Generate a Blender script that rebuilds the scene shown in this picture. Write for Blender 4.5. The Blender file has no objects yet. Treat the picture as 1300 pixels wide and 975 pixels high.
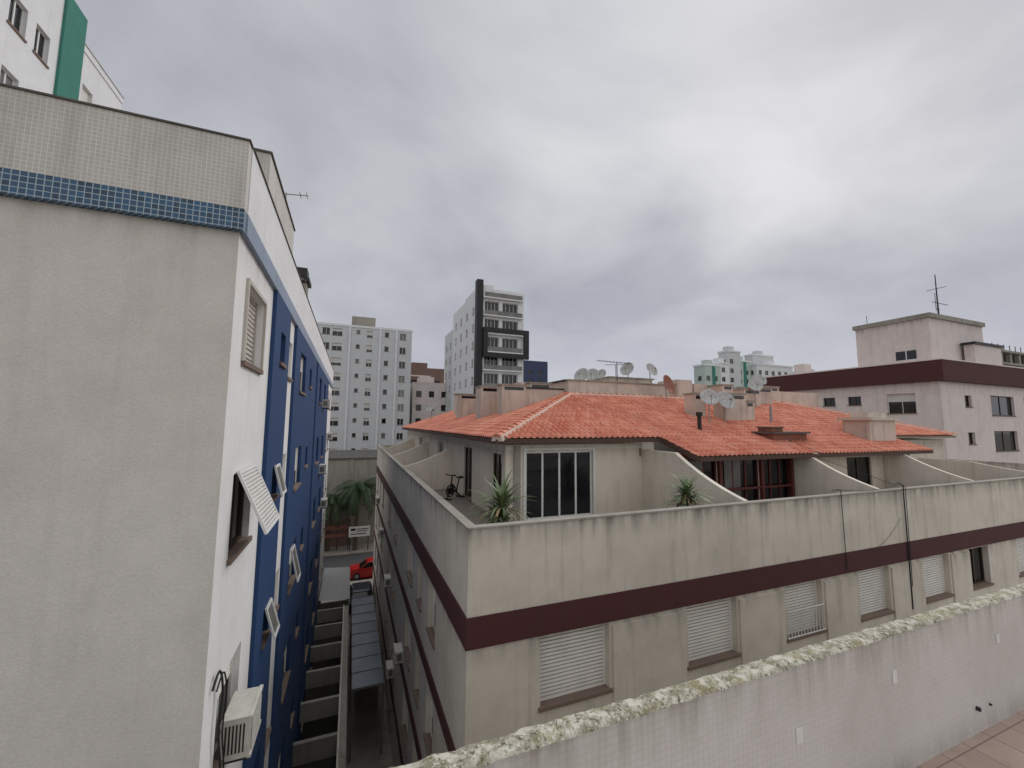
import bpy, bmesh, math, random
from mathutils import Vector, Matrix
from mathutils import noise as mn
random.seed(7)
sc=bpy.context.scene
H=14.3           # camera eye height above street level
ROOTS=[]
def lin(c):
    return tuple(((v/255)/12.92 if v/255<=.04045 else ((v/255+.055)/1.055)**2.4) for v in c)+(1,)
# ------------------------------------------------------------------ materials
class M:
    def __init__(s,name):
        s.m=bpy.data.materials.new(name); s.m.use_nodes=True; s.t=s.m.node_tree
        s.b=s.t.nodes['Principled BSDF']
        s.tc=s.t.nodes.new('ShaderNodeTexCoord'); s.o=s.tc.outputs['Object']
    def n(s,t,**k):
        x=s.t.nodes.new(t)
        for a,v in k.items(): setattr(x,a,v)
        return x
    def l(s,a,b): s.t.links.new(a,b)
    def math(s,op,a,b=None,clamp=False):
        x=s.n('ShaderNodeMath',operation=op,use_clamp=clamp)
        for i,v in enumerate((a,b)):
            if v is None: continue
            if isinstance(v,(int,float)): x.inputs[i].default_value=v
            else: s.l(v,x.inputs[i])
        return x.outputs[0]
    def noise(s,scale,detail=4,rough=.55,vec=None,dist=0):
        x=s.n('ShaderNodeTexNoise'); x.inputs['Scale'].default_value=scale; x.inputs['Detail'].default_value=detail
        x.inputs['Roughness'].default_value=rough; x.inputs['Distortion'].default_value=dist
        s.l(vec or s.o,x.inputs['Vector']); return x.outputs[0]
    def ramp(s,f,a,b,c0=0.,c1=1.):
        x=s.n('ShaderNodeMapRange'); x.inputs[1].default_value=a; x.inputs[2].default_value=b
        x.inputs[3].default_value=c0; x.inputs[4].default_value=c1; s.l(f,x.inputs[0]); return x.outputs[0]
    def mix(s,f,a,b,bt='MIX'):
        x=s.n('ShaderNodeMixRGB',blend_type=bt)
        for i,v in enumerate((f,a,b)):
            if isinstance(v,(int,float)): x.inputs[i].default_value=v
            elif isinstance(v,tuple): x.inputs[i].default_value=v
            else: s.l(v,x.inputs[i])
        return x.outputs[0]
    def sep(s):
        x=s.n('ShaderNodeSeparateXYZ'); s.l(s.o,x.inputs[0]); return x.outputs
    def comb(s,a,b,c=0.):
        x=s.n('ShaderNodeCombineXYZ')
        for i,v in enumerate((a,b,c)):
            if isinstance(v,(int,float)): x.inputs[i].default_value=v
            else: s.l(v,x.inputs[i])
        return x.outputs[0]
    def bump(s,h,st,dist=.01):
        x=s.n('ShaderNodeBump'); x.inputs['Strength'].default_value=st; x.inputs['Distance'].default_value=dist
        s.l(h,x.inputs['Height']); s.l(x.outputs[0],s.b.inputs['Normal'])
    def col(s,c):
        if isinstance(c,tuple): s.b.inputs['Base Color'].default_value=c
        else: s.l(c,s.b.inputs['Base Color'])
    def r(s,v): s.b.inputs['Roughness'].default_value=v
def dk(c,f): return (c[0]*f,c[1]*f,c[2]*f,1)
def stucco(name,rgb,grime=.5,streak=.5,bump=.35,fine=45,rough=.92,gcol=(70,66,58),tops=()):
    m=M(name); c=lin(rgb); g=lin(gcol)
    x=m.sep(); a=m.math('ADD',x[0],x[1])
    sv=m.comb(m.math('MULTIPLY',a,3.2),0.,m.math('MULTIPLY',x[2],.28))
    sn=m.noise(1.0,4,.65,sv)
    st=m.ramp(sn,.52,.80,0,streak*.55)
    bl=m.ramp(m.noise(.55,5,.62),.45,.85,0,grime*.6)
    fi=m.noise(fine,2,.6)
    k=m.mix(m.ramp(m.noise(2.3,2),.3,.7,0,1),c,dk(c,.93))
    k=m.mix(bl,k,g); k=m.mix(st,k,g)
    for (zt,L,s_) in tops:   # run-off dirt below copings and bands
        up=m.ramp(x[2],zt-L,zt,0,1); cut=m.math('LESS_THAN',x[2],zt+.01)
        f=m.math('MULTIPLY',m.math('MULTIPLY',m.math('POWER',up,1.6),m.ramp(sn,.38,.66,.15,1)),cut)
        k=m.mix(m.math('MULTIPLY',f,s_),k,g)
    k=m.mix(m.ramp(fi,.3,.7,0,.10),k,(0,0,0,1))
    m.col(k); m.r(rough); m.bump(fi,bump,.006); return m.m
def tiles(name,rgb,grout,w,mortar=.06,rough=.35,vary=.12,grime=.3,h=None,bump=.4,gc=(105,98,85)):
    m=M(name); x=m.sep(); a=m.math('ADD',x[0],x[1]); v=m.comb(a,x[2])
    b=m.n('ShaderNodeTexBrick'); b.offset=0; m.l(v,b.inputs['Vector'])
    b.inputs['Scale'].default_value=1; b.inputs['Brick Width'].default_value=w; b.inputs['Row Height'].default_value=h or w
    b.inputs['Mortar Size'].default_value=w*mortar; b.inputs['Mortar Smooth'].default_value=.1
    c=lin(rgb); b.inputs['Color1'].default_value=dk(c,1-vary); b.inputs['Color2'].default_value=dk(c,1+vary)
    b.inputs['Mortar'].default_value=lin(grout)
    sv=m.comb(m.math('MULTIPLY',a,3.),0.,m.math('MULTIPLY',x[2],.4))
    g=m.ramp(m.noise(1.,4,.65,sv),.5,.85,0,grime)
    g2=m.ramp(m.noise(.8,5,.6),.5,.85,0,grime)
    k=m.mix(g,b.outputs['Color'],dk(lin(gc),.85)); k=m.mix(g2,k,lin(gc))
    m.col(k); m.r(rough); m.bump(m.math('SUBTRACT',1.,b.outputs['Fac']),bump,.004); return m.m
def plain(name,rgb,rough=.5,metal=0,var=.15,sc_=6,spec=None):
    m=M(name); c=lin(rgb); m.col(m.mix(m.ramp(m.noise(sc_,3),.3,.75),c,dk(c,1-var))); m.r(rough)
    m.b.inputs['Metallic'].default_value=metal
    return m.m
def glass(name,rgb,rough=.06,lo=.4):
    m=M(name); c=lin(rgb); m.col(m.mix(m.ramp(m.noise(.7,2),.35,.65),c,dk(c,lo))); m.r(rough)
    m.b.inputs['Specular IOR Level'].default_value=.6
    m.bump(m.noise(.8,2),.05,.02); return m.m

m_lstucco=stucco('left_stucco',(219,214,206),.32,.26,.9,38,gcol=(128,120,108),tops=[(2.5,.5,.4)])
m_lwhite=stucco('white_render',(238,237,235),.12,.28,.6,40,gcol=(120,115,108),tops=[(2.5,.6,.3)])
m_lblue=stucco('blue_paint',(32,66,112),.3,.4,.35,40,.75,(24,38,60))
m_ltile=tiles('beige_wall_tile',(190,186,178),(212,208,201),.052,.10,.5,.04,.45)
m_mosaic=tiles('blue_mosaic',(34,74,104),(160,176,184),.07,.07,.25,.45,.12)
m_stripe=stucco('bluegrey_band',(150,163,182),.3,.3)
m_kst=stucco('terrace_building_stucco',(219,211,197),.58,.75,.4,40,gcol=(94,87,75),tops=[(-2.1,.6,.9),(-4.4,.55,.6),(-3.81,-.0001+.3,0.0)])
m_kwhite=stucco('penthouse_wall',(228,219,204),.5,.6,.3,40,gcol=(108,99,84),tops=[(-.9,.8,.35)])
m_kblock=stucco('roof_block_render',(214,201,187),.85,1,.4,30,gcol=(84,75,66))
m_maroon=stucco('maroon_band',(82,42,42),.4,.6,.3,40,.8,(58,42,42))
m_floor=tiles('terrace_floor',(168,158,146),(120,112,104),.4,.03,.6,.06,.5)
m_conc=stucco('old_concrete',(162,157,147),.85,.9,.6,20,gcol=(62,59,52))
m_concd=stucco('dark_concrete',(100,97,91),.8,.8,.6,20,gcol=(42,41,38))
m_glass=glass('window_glass',(34,38,44))
m_glass2=glass('window_glass_curtain',(120,120,116),.12,.6)
m_glassd=glass('dark_window_glass',(20,22,26))
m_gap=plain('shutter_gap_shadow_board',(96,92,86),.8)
m_frame=plain('white_aluminium',(226,226,222),.4)
m_acw=plain('ac_casing_aged',(206,203,194),.5,0,.2,9)
m_frameb=plain('brown_frame',(66,52,44),.5)
m_frameg=plain('grey_aluminium',(128,128,128),.4,.3)
m_framer=plain('maroon_timber',(96,42,38),.6,0,.3)
m_shut=plain('roller_shutter',(240,237,230),.5,0,.12,3)
m_shutb=plain('beige_shutter',(196,190,180),.55)
m_sill=stucco('granite_sill',(128,110,98),.5,.3,.4,60)
m_black=plain('black_paint',(26,26,30),.55)
m_dark=plain('dark_metal',(48,48,50),.5,.4)
m_galv=plain('galvanised_metal',(150,150,150),.4,.6)
m_dish=plain('dish_grey',(186,186,184),.5,.1,.3,8)
m_dishr=plain('dish_rusty',(158,100,82),.7,0,.4,12)
m_green=stucco('green_paint',(66,132,118),.2,.2)
m_white=stucco('white_paint',(233,234,235),.18,.25,.2,20,gcol=(130,130,128))
m_grey=stucco('grey_paint',(210,212,213),.15,.3,.2,20,gcol=(120,120,120))
m_pink=stucco('pale_pink_render',(228,217,212),.4,.5,.3,20,gcol=(120,108,102),tops=[(3.35,1.2,.3),(8.4,.9,.5)])
m_brown=stucco('brown_render',(128,102,92),.4,.4)
m_navy=stucco('navy_cladding',(66,76,104),.3,.3)
m_lgreen=stucco('pale_green_paint',(192,206,198),.2,.2)
m_brick=tiles('old_brick',(140,70,50),(120,100,88),.2,.06,.9,.3,.5,.07)
m_soffit=plain('soffit',(150,138,122),.8)
m_fasc=plain('timber_fascia',(84,60,50),.7)
m_mortar=stucco('cap_mortar',(222,200,184),.5,.3)
m_rubber=plain('rubber',(24,24,24),.8)
m_bark=stucco('palm_bark',(96,82,64),.6,.6,1,15)
m_red=plain('red_car_paint',(160,26,26),.25,0,.05)
m_dcar=plain('dark_car_paint',(40,44,54),.25,0,.05)
m_lamp=plain('lamp_lens',(210,205,200),.2)
m_cable=plain('cable',(30,30,32),.6)
m_poly=glass('polycarbonate',(112,120,132),.3,.7)
def mk_roof(name,swap=False):
    m=M(name); x=m.sep()
    a,b_=(x[1],x[0]) if swap else (x[0],x[1]); ao,bo=(11.9,4.2) if swap else (4.2,11.9)
    wx=m.math('FLOOR',m.math('DIVIDE',m.math('SUBTRACT',a,ao),.22)); wy=m.math('FLOOR',m.math('DIVIDE',m.math('SUBTRACT',b_,bo),.36*math.cos(math.atan(.33))))
    w=m.n('ShaderNodeTexWhiteNoise',noise_dimensions='2D'); m.l(m.comb(wx,wy),w.inputs['Vector'])
    k=m.mix(w.outputs['Value'],lin((196,114,90)),lin((222,152,128)))
    k=m.mix(m.ramp(m.noise(.5,5,.6),.40,.75,0,.5),k,lin((164,94,76)))
    k=m.mix(m.ramp(m.noise(7,4,.7),.54,.78,0,.45),k,lin((106,78,68)))
    k=m.mix(m.ramp(m.noise(1.7,5,.7),.55,.8,0,.5),k,lin((220,192,176)))
    m.col(k); m.r(.85); m.bump(m.noise(50,2),.3,.005); return m.m
m_roof=mk_roof('clay_roof_tile'); m_roofs=mk_roof('clay_roof_tile_side',True)
def mk_lichen():
    m=M('lichen_coping')
    k=m.mix(m.ramp(m.noise(7,7,.72),.42,.58),lin((200,196,182)),lin((134,130,108)))
    k=m.mix(m.ramp(m.noise(30,5,.7),.54,.62,0,.85),k,lin((76,74,58)))
    k=m.mix(m.ramp(m.noise(3,6,.75),.54,.64,0,.65),k,lin((140,130,88)))
    k=m.mix(m.ramp(m.noise(44,3,.6),.58,.66,0,.8),k,lin((216,214,202)))
    m.col(k); m.r(.95); m.bump(m.noise(30,6,.7),.7,.012); return m.m
m_lichen=mk_lichen()
def mk_ntile():
    m=M('white_parapet_tile'); x=m.sep(); a=m.math('ADD',x[0],x[1])
    b=m.n('ShaderNodeTexBrick'); b.offset=0; m.l(m.comb(a,x[2]),b.inputs['Vector'])
    b.inputs['Scale'].default_value=1; b.inputs['Brick Width'].default_value=.05; b.inputs['Row Height'].default_value=.05; b.inputs['Mortar Size'].default_value=.0025; b.inputs['Mortar Smooth'].default_value=.1
    b.inputs['Color1'].default_value=lin((205,203,198)); b.inputs['Color2'].default_value=lin((209,207,203)); b.inputs['Mortar'].default_value=lin((194,191,186))
    sn=m.noise(1.,4,.65,m.comb(m.math('MULTIPLY',a,6.),0.,m.math('MULTIPLY',x[2],.7)))
    k=m.mix(m.ramp(m.noise(.9,5,.6),.45,.8,0,.35),b.outputs['Color'],lin((150,144,135)))
    up=m.math('POWER',m.ramp(x[2],-2.55,-2.0),1.8)
    k=m.mix(m.math('MULTIPLY',m.math('MULTIPLY',up,m.ramp(sn,.40,.66,.05,1)),.65),k,lin((112,106,88)))
    dn=m.math('POWER',m.ramp(x[2],-2.95,-3.2),1.5)
    k=m.mix(m.math('MULTIPLY',m.math('MULTIPLY',dn,m.ramp(sn,.35,.65,.3,1)),.4),k,lin((120,108,96)))
    m.col(k); m.r(.5); m.bump(m.math('SUBTRACT',1.,b.outputs['Fac']),.2,.003); return m.m
m_ntile=mk_ntile()
def mk_ntop():
    m=M('pink_paving_floor'); b=m.n('ShaderNodeTexBrick'); b.offset=0; m.l(m.o,b.inputs['Vector'])
    b.inputs['Scale'].default_value=1; b.inputs['Brick Width'].default_value=.4; b.inputs['Row Height'].default_value=.4; b.inputs['Mortar Size'].default_value=.006
    b.inputs['Color1'].default_value=lin((182,160,148)); b.inputs['Color2'].default_value=lin((172,150,138)); b.inputs['Mortar'].default_value=lin((126,108,98))
    m.col(m.mix(m.ramp(m.noise(3,5),.4,.8,0,.4),b.outputs['Color'],lin((120,104,92)))); m.r(.7); m.bump(m.noise(40,3),.3,.004); return m.m
m_npav=mk_ntop()
def mk_ground(name,c1,c2,s=3,r=.95):
    m=M(name); k=m.mix(m.ramp(m.noise(s,6,.65),.35,.7),lin(c1),lin(c2))
    k=m.mix(m.ramp(m.noise(s*.15,4),.45,.75,0,.5),k,dk(lin(c2),.7)); m.col(k); m.r(r); m.bump(m.noise(60,2),.5,.01); return m.m
m_ground=mk_ground('ground_concrete',(150,145,137),(120,116,108))
m_asph=mk_ground('asphalt',(74,74,76),(58,58,60))
m_walk=mk_ground('pavement',(160,152,142),(132,125,115),2)
m_line=mk_ground('road_paint',(200,198,190),(160,158,150),8)
def mk_leaf(name,c1,c2):
    m=M(name); oi=m.noise(2.5,3); m.col(m.mix(m.ramp(oi,.3,.7),lin(c1),lin(c2))); m.r(.55); return m.m
m_palm=mk_leaf('palm_leaf',(66,90,48),(36,54,30))
m_yucca=mk_leaf('yucca_leaf',(116,130,92),(68,88,54))
m_dry=mk_leaf('dry_leaf',(168,148,110),(120,100,72))

# ------------------------------------------------------------------ geometry helpers
def root(name):
    e=bpy.data.objects.new(name,None); sc.collection.objects.link(e); ROOTS.append(e); return e
def mk(name,par,mat,vs,fs,smooth=False,top=False):
    me=bpy.data.meshes.new(name); me.from_pydata([tuple(v) for v in vs],[],fs); me.update()
    if smooth:
        for p in me.polygons: p.use_smooth=True
    me.materials.append(mat)
    o=bpy.data.objects.new(name,me); sc.collection.objects.link(o)
    if par: o.parent=par
    else: ROOTS.append(o)
    return o
BF=[(0,1,3,2),(4,6,7,5),(0,4,5,1),(2,3,7,6),(0,2,6,4),(1,5,7,3)]
def addbox(vs,fs,b):
    x0,x1,y0,y1,z0,z1=b; n=len(vs)
    for x in (x0,x1):
        for y in (y0,y1):
            for z in (z0,z1): vs.append((x,y,z))
    for f in BF: fs.append(tuple(i+n for i in f))
def boxes(name,par,mat,bs,bev=0):
    vs=[];fs=[]
    for b in bs: addbox(vs,fs,b)
    o=mk(name,par,mat,vs,fs)
    if bev:
        md=o.modifiers.new('b','BEVEL'); md.width=bev; md.segments=2
    return o
def prism(vs,fs,pts,ax,t0,t1):
    n=len(vs);k=len(pts)
    for t in (t0,t1):
        for a,z in pts: vs.append((t,a,z) if ax=='X' else (a,t,z))
    fs.append(tuple(range(n,n+k))); fs.append(tuple(range(n+2*k-1,n+k-1,-1)))
    for i in range(k):
        j=(i+1)%k; fs.append((n+i,n+j,n+k+j,n+k+i))
def tube(vs,fs,p0,p1,r0,r1=None,n=8):
    r1=r0 if r1 is None else r1
    p0=Vector(p0);p1=Vector(p1);d=(p1-p0).normalized()
    u=d.orthogonal().normalized();w=d.cross(u);b=len(vs)
    for p,r in((p0,r0),(p1,r1)):
        for i in range(n):
            a=2*math.pi*i/n; vs.append(tuple(p+u*(r*math.cos(a))+w*(r*math.sin(a))))
    for i in range(n):
        j=(i+1)%n; fs.append((b+i,b+j,b+n+j,b+n+i))
    fs.append(tuple(range(b+n-1,b-1,-1))); fs.append(tuple(range(b+n,b+2*n)))
def tubes(name,par,mat,segs,n=8):
    vs=[];fs=[]
    for s in segs: tube(vs,fs,s[0],s[1],s[2],s[3] if len(s)>3 else None,n)
    return mk(name,par,mat,vs,fs)

class Bld:
    def __init__(s,name): s.r=root(name); s.p={}
    def box(s,mat,b,nm=None):
        b=(min(b[0],b[1]),max(b[0],b[1]),min(b[2],b[3]),max(b[2],b[3]),min(b[4],b[5]),max(b[4],b[5]))
        s.p.setdefault((nm or mat.name,mat.name),[mat,[],[]]); q=s.p[(nm or mat.name,mat.name)]; addbox(q[1],q[2],b)
    def quad(s,mat,pts,nm=None):
        s.p.setdefault((nm or mat.name,mat.name),[mat,[],[]]); q=s.p[(nm or mat.name,mat.name)]
        n=len(q[1]); q[1].extend(pts); q[2].append(tuple(range(n,n+len(pts))))
    def raw(s,mat,nm=None):
        s.p.setdefault((nm or mat.name,mat.name),[mat,[],[]]); q=s.p[(nm or mat.name,mat.name)]; return q[1],q[2]
    def done(s):
        for (nm,_),(mat,v,f) in s.p.items(): mk(nm,s.r,mat,v,f)
        return s.r
class Face:
    def __init__(s,ax,sg,pl): s.ax,s.sg,s.pl=ax,sg,pl
    def pt(s,a,d,z):
        c=s.pl+s.sg*d
        return (c,a,z) if s.ax=='X' else (a,c,z)
    def box(s,b,mat,a0,a1,d0,d1,z0,z1,nm=None):
        p=s.pt(a0,d0,z0);q=s.pt(a1,d1,z1); b.box(mat,(p[0],q[0],p[1],q[1],p[2],q[2]),nm)
def facade(b,F,mat,a0,a1,z0,z1,ops=(),dep=.15,nm='wall'):
    A=sorted({a0,a1}|{o[0] for o in ops}|{o[1] for o in ops}); Z=sorted({z0,z1}|{o[2] for o in ops}|{o[3] for o in ops})
    A=[a for a in A if a0<=a<=a1]; Z=[z for z in Z if z0<=z<=z1]
    for i in range(len(A)-1):
        for j in range(len(Z)-1):
            ca=(A[i]+A[i+1])/2; cz=(Z[j]+Z[j+1])/2
            if any(o[0]<ca<o[1] and o[2]<cz<o[3] for o in ops): continue
            b.quad(mat,[F.pt(A[i],0,Z[j]),F.pt(A[i+1],0,Z[j]),F.pt(A[i+1],0,Z[j+1]),F.pt(A[i],0,Z[j+1])],nm)
    for o in ops:
        for (p,q) in (((o[0],o[2]),(o[1],o[2])),((o[1],o[2]),(o[1],o[3])),((o[1],o[3]),(o[0],o[3])),((o[0],o[3]),(o[0],o[2]))):
            b.quad(mat,[F.pt(p[0],0,p[1]),F.pt(q[0],0,q[1]),F.pt(q[0],-dep,q[1]),F.pt(p[0],-dep,p[1])],nm)
        window(b,F,*o,dep=dep)
def window(b,F,a0,a1,z0,z1,kind='glass',dep=.15,*_):
    w=min(.055,(a1-a0)*.07); fm=m_frame; gl=random.choice([m_glass,m_glass,m_glassd,m_glass2])
    if kind in('brown','dark'): fm=m_frameb; gl=m_glassd
    if kind=='maroon': fm=m_framer; gl=m_glassd
    if kind=='door': gl=m_glass; fm=m_frame
    if kind=='void': F.box(b,m_glassd,a0,a1,-dep-.02,-dep,z0,z1,'glass'); return
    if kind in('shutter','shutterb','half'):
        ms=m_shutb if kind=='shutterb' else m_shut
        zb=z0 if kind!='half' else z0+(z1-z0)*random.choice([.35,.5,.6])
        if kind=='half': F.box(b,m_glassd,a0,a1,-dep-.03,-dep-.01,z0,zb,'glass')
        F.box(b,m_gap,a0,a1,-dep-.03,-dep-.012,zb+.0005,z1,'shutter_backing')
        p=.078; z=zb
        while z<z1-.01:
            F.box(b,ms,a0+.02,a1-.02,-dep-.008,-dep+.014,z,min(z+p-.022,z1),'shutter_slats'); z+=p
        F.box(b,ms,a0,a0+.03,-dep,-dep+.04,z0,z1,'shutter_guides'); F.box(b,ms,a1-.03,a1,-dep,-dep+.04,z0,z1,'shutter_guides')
        if kind=='half':
            F.box(b,fm,(a0+a1)/2-.02,(a0+a1)/2+.02,-dep-.01,-dep+.01,z0,zb,'window_frames')
    else:
        F.box(b,gl,a0,a1,-dep-.03,-dep-.005,z0,z1,'glass_'+gl.name)
        for (p,q,r,t) in ((a0,a1,z0,z0+w),(a0,a1,z1-w,z1),(a0,a0+w,z0+w,z1-w),(a1-w,a1,z0+w,z1-w)):
            F.box(b,fm,p,q,-dep-.003,-dep+.035,r,t,'window_frames')
        n={'glass':2,'door':4,'door3':3,'one':1,'brown':2,'dark':2,'maroon':3}.get(kind,2)
        for i in range(1,n):
            c=a0+(a1-a0)*i/n; F.box(b,fm,c-w*.6,c+w*.6,-dep-.003,-dep+.03,z0+w,z1-w,'window_frames')
    if kind not in('door','maroon'):
        F.box(b,m_sill,a0-.05,a1+.05,-dep+.04,.05,z0-.06,z0+.012,'sills')
def shell(b,mat,x0,x1,y0,y1,z0,z1,skip=(),nm='wall'):
    if 'x-' not in skip: b.quad(mat,[(x0,y0,z0),(x0,y1,z0),(x0,y1,z1),(x0,y0,z1)],nm)
    if 'x+' not in skip: b.quad(mat,[(x1,y0,z0),(x1,y1,z0),(x1,y1,z1),(x1,y0,z1)],nm)
    if 'y-' not in skip: b.quad(mat,[(x0,y0,z0),(x1,y0,z0),(x1,y0,z1),(x0,y0,z1)],nm)
    if 'y+' not in skip: b.quad(mat,[(x0,y1,z0),(x1,y1,z0),(x1,y1,z1),(x0,y1,z1)],nm)
    if 'top' not in skip: b.quad(mat,[(x0,y0,z1),(x1,y0,z1),(x1,y1,z1),(x0,y1,z1)],nm)
def ac_unit(name,par,F,a0,a1,z0,z1,dep=.32):
    t=Bld.__new__(Bld); t.r=par; t.p={}
    F.box(t,m_acw,a0,a1,.0,dep,z0,z1,'ac_casing')
    F.box(t,m_dark,a0+.05,a1-.05,dep,dep+.004,z0+.05,z1-.05,'ac_grille_back')
    k=int((z1-z0-.1)/.04)
    for i in range(k): F.box(t,m_acw,a0+.05,a1-.05,dep+.004,dep+.016,z0+.06+i*.04,z0+.078+i*.04,'ac_grille')
    F.box(t,m_acw,a0-.012,a1+.012,dep-.03,dep+.02,z0-.01,z0+.03,'ac_casing_rim'); F.box(t,m_acw,a0-.012,a1+.012,dep-.03,dep+.02,z1-.03,z1+.01,'ac_casing_rim')
    for i in range(6):
        c=.05+i*(dep-.1)/6
        F.box(t,m_dark,a0-.006,a0,c,c+.02,z0+.08,z1-.08,'ac_side_vents')
    F.box(t,m_dark,a0+.03,a0+.07,0,dep,z0-.05,z0,'ac_bracket'); F.box(t,m_dark,a1-.07,a1-.03,0,dep,z0-.05,z0,'ac_bracket')
    for (nm,_),(mat,v,f) in t.p.items(): mk(nm,t.r,mat,v,f)

# ================================================================== LEFT BUILDING
b=Bld('blue_striped_apartment_building')
GX=-1.5
facade(b,Face('Y',-1,6.15),m_lstucco,-16,GX,-H,2.5,[],nm='front_wall')
FX=Face('X',1,GX); FB=Face('X',1,GX+.07)
fl=[.85-2.75*k for k in range(6)]
def seg(F,mat,y0,y1,wins,nm):
    ops=[]
    for (p,q,dz0,dz1,kind) in wins:
        for k,z in enumerate(fl):
            if z+dz0<-H: continue
            kd='shutterb' if (kind=='open' and k==0) else ('dark' if kind=='open' and k==1 else ('half' if kind=='open' else kind))
            ops.append((p,q,z+dz0,z+dz1,kd))
    facade(b,F,mat,y0,y1,-H,2.5,ops,.13,nm)
seg(FX,m_lwhite,6.15,8.7,[(6.75,7.95,0,1.15,'open')],'side_wall')
seg(FB,m_lblue,8.7,10.6,[(9.4,10.0,.35,1.0,'one')],'blue_panels')
seg(FX,m_lwhite,10.6,11.8,[(10.85,11.6,.2,1.1,'shutter')],'side_wall')
seg(FB,m_lblue,11.8,18.2,[(12.9,14.3,0,1.15,'half'),(15.6,16.3,.35,1.0,'one')],'blue_panels')
seg(FX,m_lwhite,18.2,19.0,[],'side_wall')
seg(FB,m_lblue,19.0,27.5,[(20.1,21.5,0,1.15,'glass'),(23.5,24.9,0,1.15,'half')],'blue_panels')
seg(FX,m_lwhite,27.5,33,[(28.3,29.6,0,1.15,'glass'),(30.5,31.8,0,1.15,'glass')],'side_wall')
for y in (8.7,11.8,19.0): b.box(m_lblue,(GX-.01,GX+.07,y-.004,y-.001,-H,2.5),'blue_panels')
for y in (10.6,18.2,27.5): b.box(m_lblue,(GX-.01,GX+.07,y+.001,y+.004,-H,2.5),'blue_panels')
b.box(m_ltile,(-16,-1.44,6.05,6.2,2.79,3.74),'tiled_parapet')
b.box(m_mosaic,(-16,-1.437,6.047,6.203,2.5,2.787),'blue_mosaic_band')
b.box(m_white,(-1.6,-1.43,6.204,33,2.79,3.74),'side_parapet')
b.box(m_stripe,(-1.6,-1.425,6.206,33,2.5,2.787),'side_band')
b.box(m_concd,(-16,-1.42,6.03,6.22,3.742,3.765),'coping'); b.box(m_concd,(-1.62,-1.41,6.222,33,3.742,3.765),'coping')
b.box(m_conc,(-16,-1.6,6.2,33,2.45,2.9),'roof_slab')
b.quad(m_lwhite,[(-16,33,-H),(GX,33,-H),(GX,33,2.5),(-16,33,2.5)],'back_wall')
b.box(m_ltile,(-6,-1.72,8.8,12.3,2.9,5.28),'roof_tank_room'); b.box(m_concd,(-6.03,-1.69,8.77,12.33,5.282,5.32),'tank_room_coping')
b.box(m_white,(-5,-2.4,17,21,2.9,5.2),'stair_room')
b.box(m_conc,(-2.35,-1.85,17.0,17.7,2.9,5.35),'chimney_stack'); b.box(m_dark,(-2.45,-1.75,16.9,17.8,5.35,5.5),'chimney_cap');b.box(m_dark,(-2.35,-1.85,17.0,17.7,5.55,5.9),'chimney_cap')
vs,fs=b.raw(m_dark,'chimney_cowl'); tube(vs,fs,(-1.75,14.3,3.7),(-1.75,14.3,4.5),.09); tube(vs,fs,(-1.75,14.3,4.5),(-1.75,14.3,4.62),.2,.05)
vs,fs=b.raw(m_galv,'antenna_boom'); tube(vs,fs,(-1.76,11.0,5.3),(-1.76,11.0,5.68),.015); tube(vs,fs,(-1.95,11.0,5.62),(-1.28,11.0,5.70),.012); tube(vs,fs,(-1.3,10.85,5.70),(-1.3,11.15,5.70),.008); tube(vs,fs,(-1.45,10.85,5.68),(-1.45,11.15,5.68),.008)
def open_sash(y0,y1,zt,L,ang,mat,X0=GX+.02,louv=True):
    ca,sa=math.cos(ang),math.sin(ang)
    def P(y,s,o=0): return (X0+s*sa+o*ca, y, zt-s*ca+o*sa)
    def slab(ya,yb,sa_,sb,o0,o1,m,nm):
        n=[P(ya,sa_,o0),P(yb,sa_,o0),P(yb,sb,o0),P(ya,sb,o0),P(ya,sa_,o1),P(yb,sa_,o1),P(yb,sb,o1),P(ya,sb,o1)]
        v,f=b.raw(m,nm); k=len(v); v.extend(n)
        for q in ((0,1,2,3),(7,6,5,4),(0,4,5,1),(1,5,6,2),(2,6,7,3),(3,7,4,0)): f.append(tuple(i+k for i in q))
    slab(y0,y0+.05,0,L,0,.035,mat,'open_sash'); slab(y1-.05,y1,0,L,0,.035,mat,'open_sash')
    slab(y0+.05,y1-.05,0,.05,0,.035,mat,'open_sash'); slab(y0+.05,y1-.05,L-.05,L,0,.035,mat,'open_sash')
    if louv:
        s=.06
        while s<L-.08: slab(y0+.05,y1-.05,s,s+.036,.003,.03,mat,'open_sash_louvres'); s+=.055
        slab(y0+.05,y1-.05,.05,L-.05,.0,.002,m_shutb,'open_sash_backing')
    else: slab(y0+.05,y1-.05,.05,L-.05,.01,.02,m_glass2,'open_sash_glass')
open_sash(6.8,7.9,-.72,.98,math.radians(24),m_frame)
open_sash(9.42,9.98,fl[1]+1.0,.62,math.radians(15),m_frame,GX+.08,False)
open_sash(9.42,9.98,fl[2]+1.0,.62,math.radians(17),m_frame,GX+.08,False)
open_sash(12.95,13.6,fl[2]+1.1,.9,math.radians(13),m_frame,GX+.08,False)
F=FX
for (p,q,r,t) in ((6.68,8.02,2.0,2.06),(6.68,6.745,.85,2.0),(7.955,8.02,.85,2.0)): F.box(b,m_shutb,p,q,.0,.04,r,t,'window_surround')
b.done(); LB=b.r
ac_unit('ac',LB,FX,7.05,7.75,-4.68,-4.15,.36)
for (y,z,f) in ((22.6,.7,FB),(22.6,-2.6,FB),(30,-1.2,FX),(25.4,-4.8,FB)):
    ac_unit('ac',LB,f,y,y+.7,z,z+.42,.3)
cs=[];pts=[(-1.47,6.35,-3.35),(-1.44,6.5,-3.2),(-1.42,6.62,-3.5),(-1.43,6.6,-4.0),(-1.42,6.75,-4.5),(-1.43,6.95,-5.4)]
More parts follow.
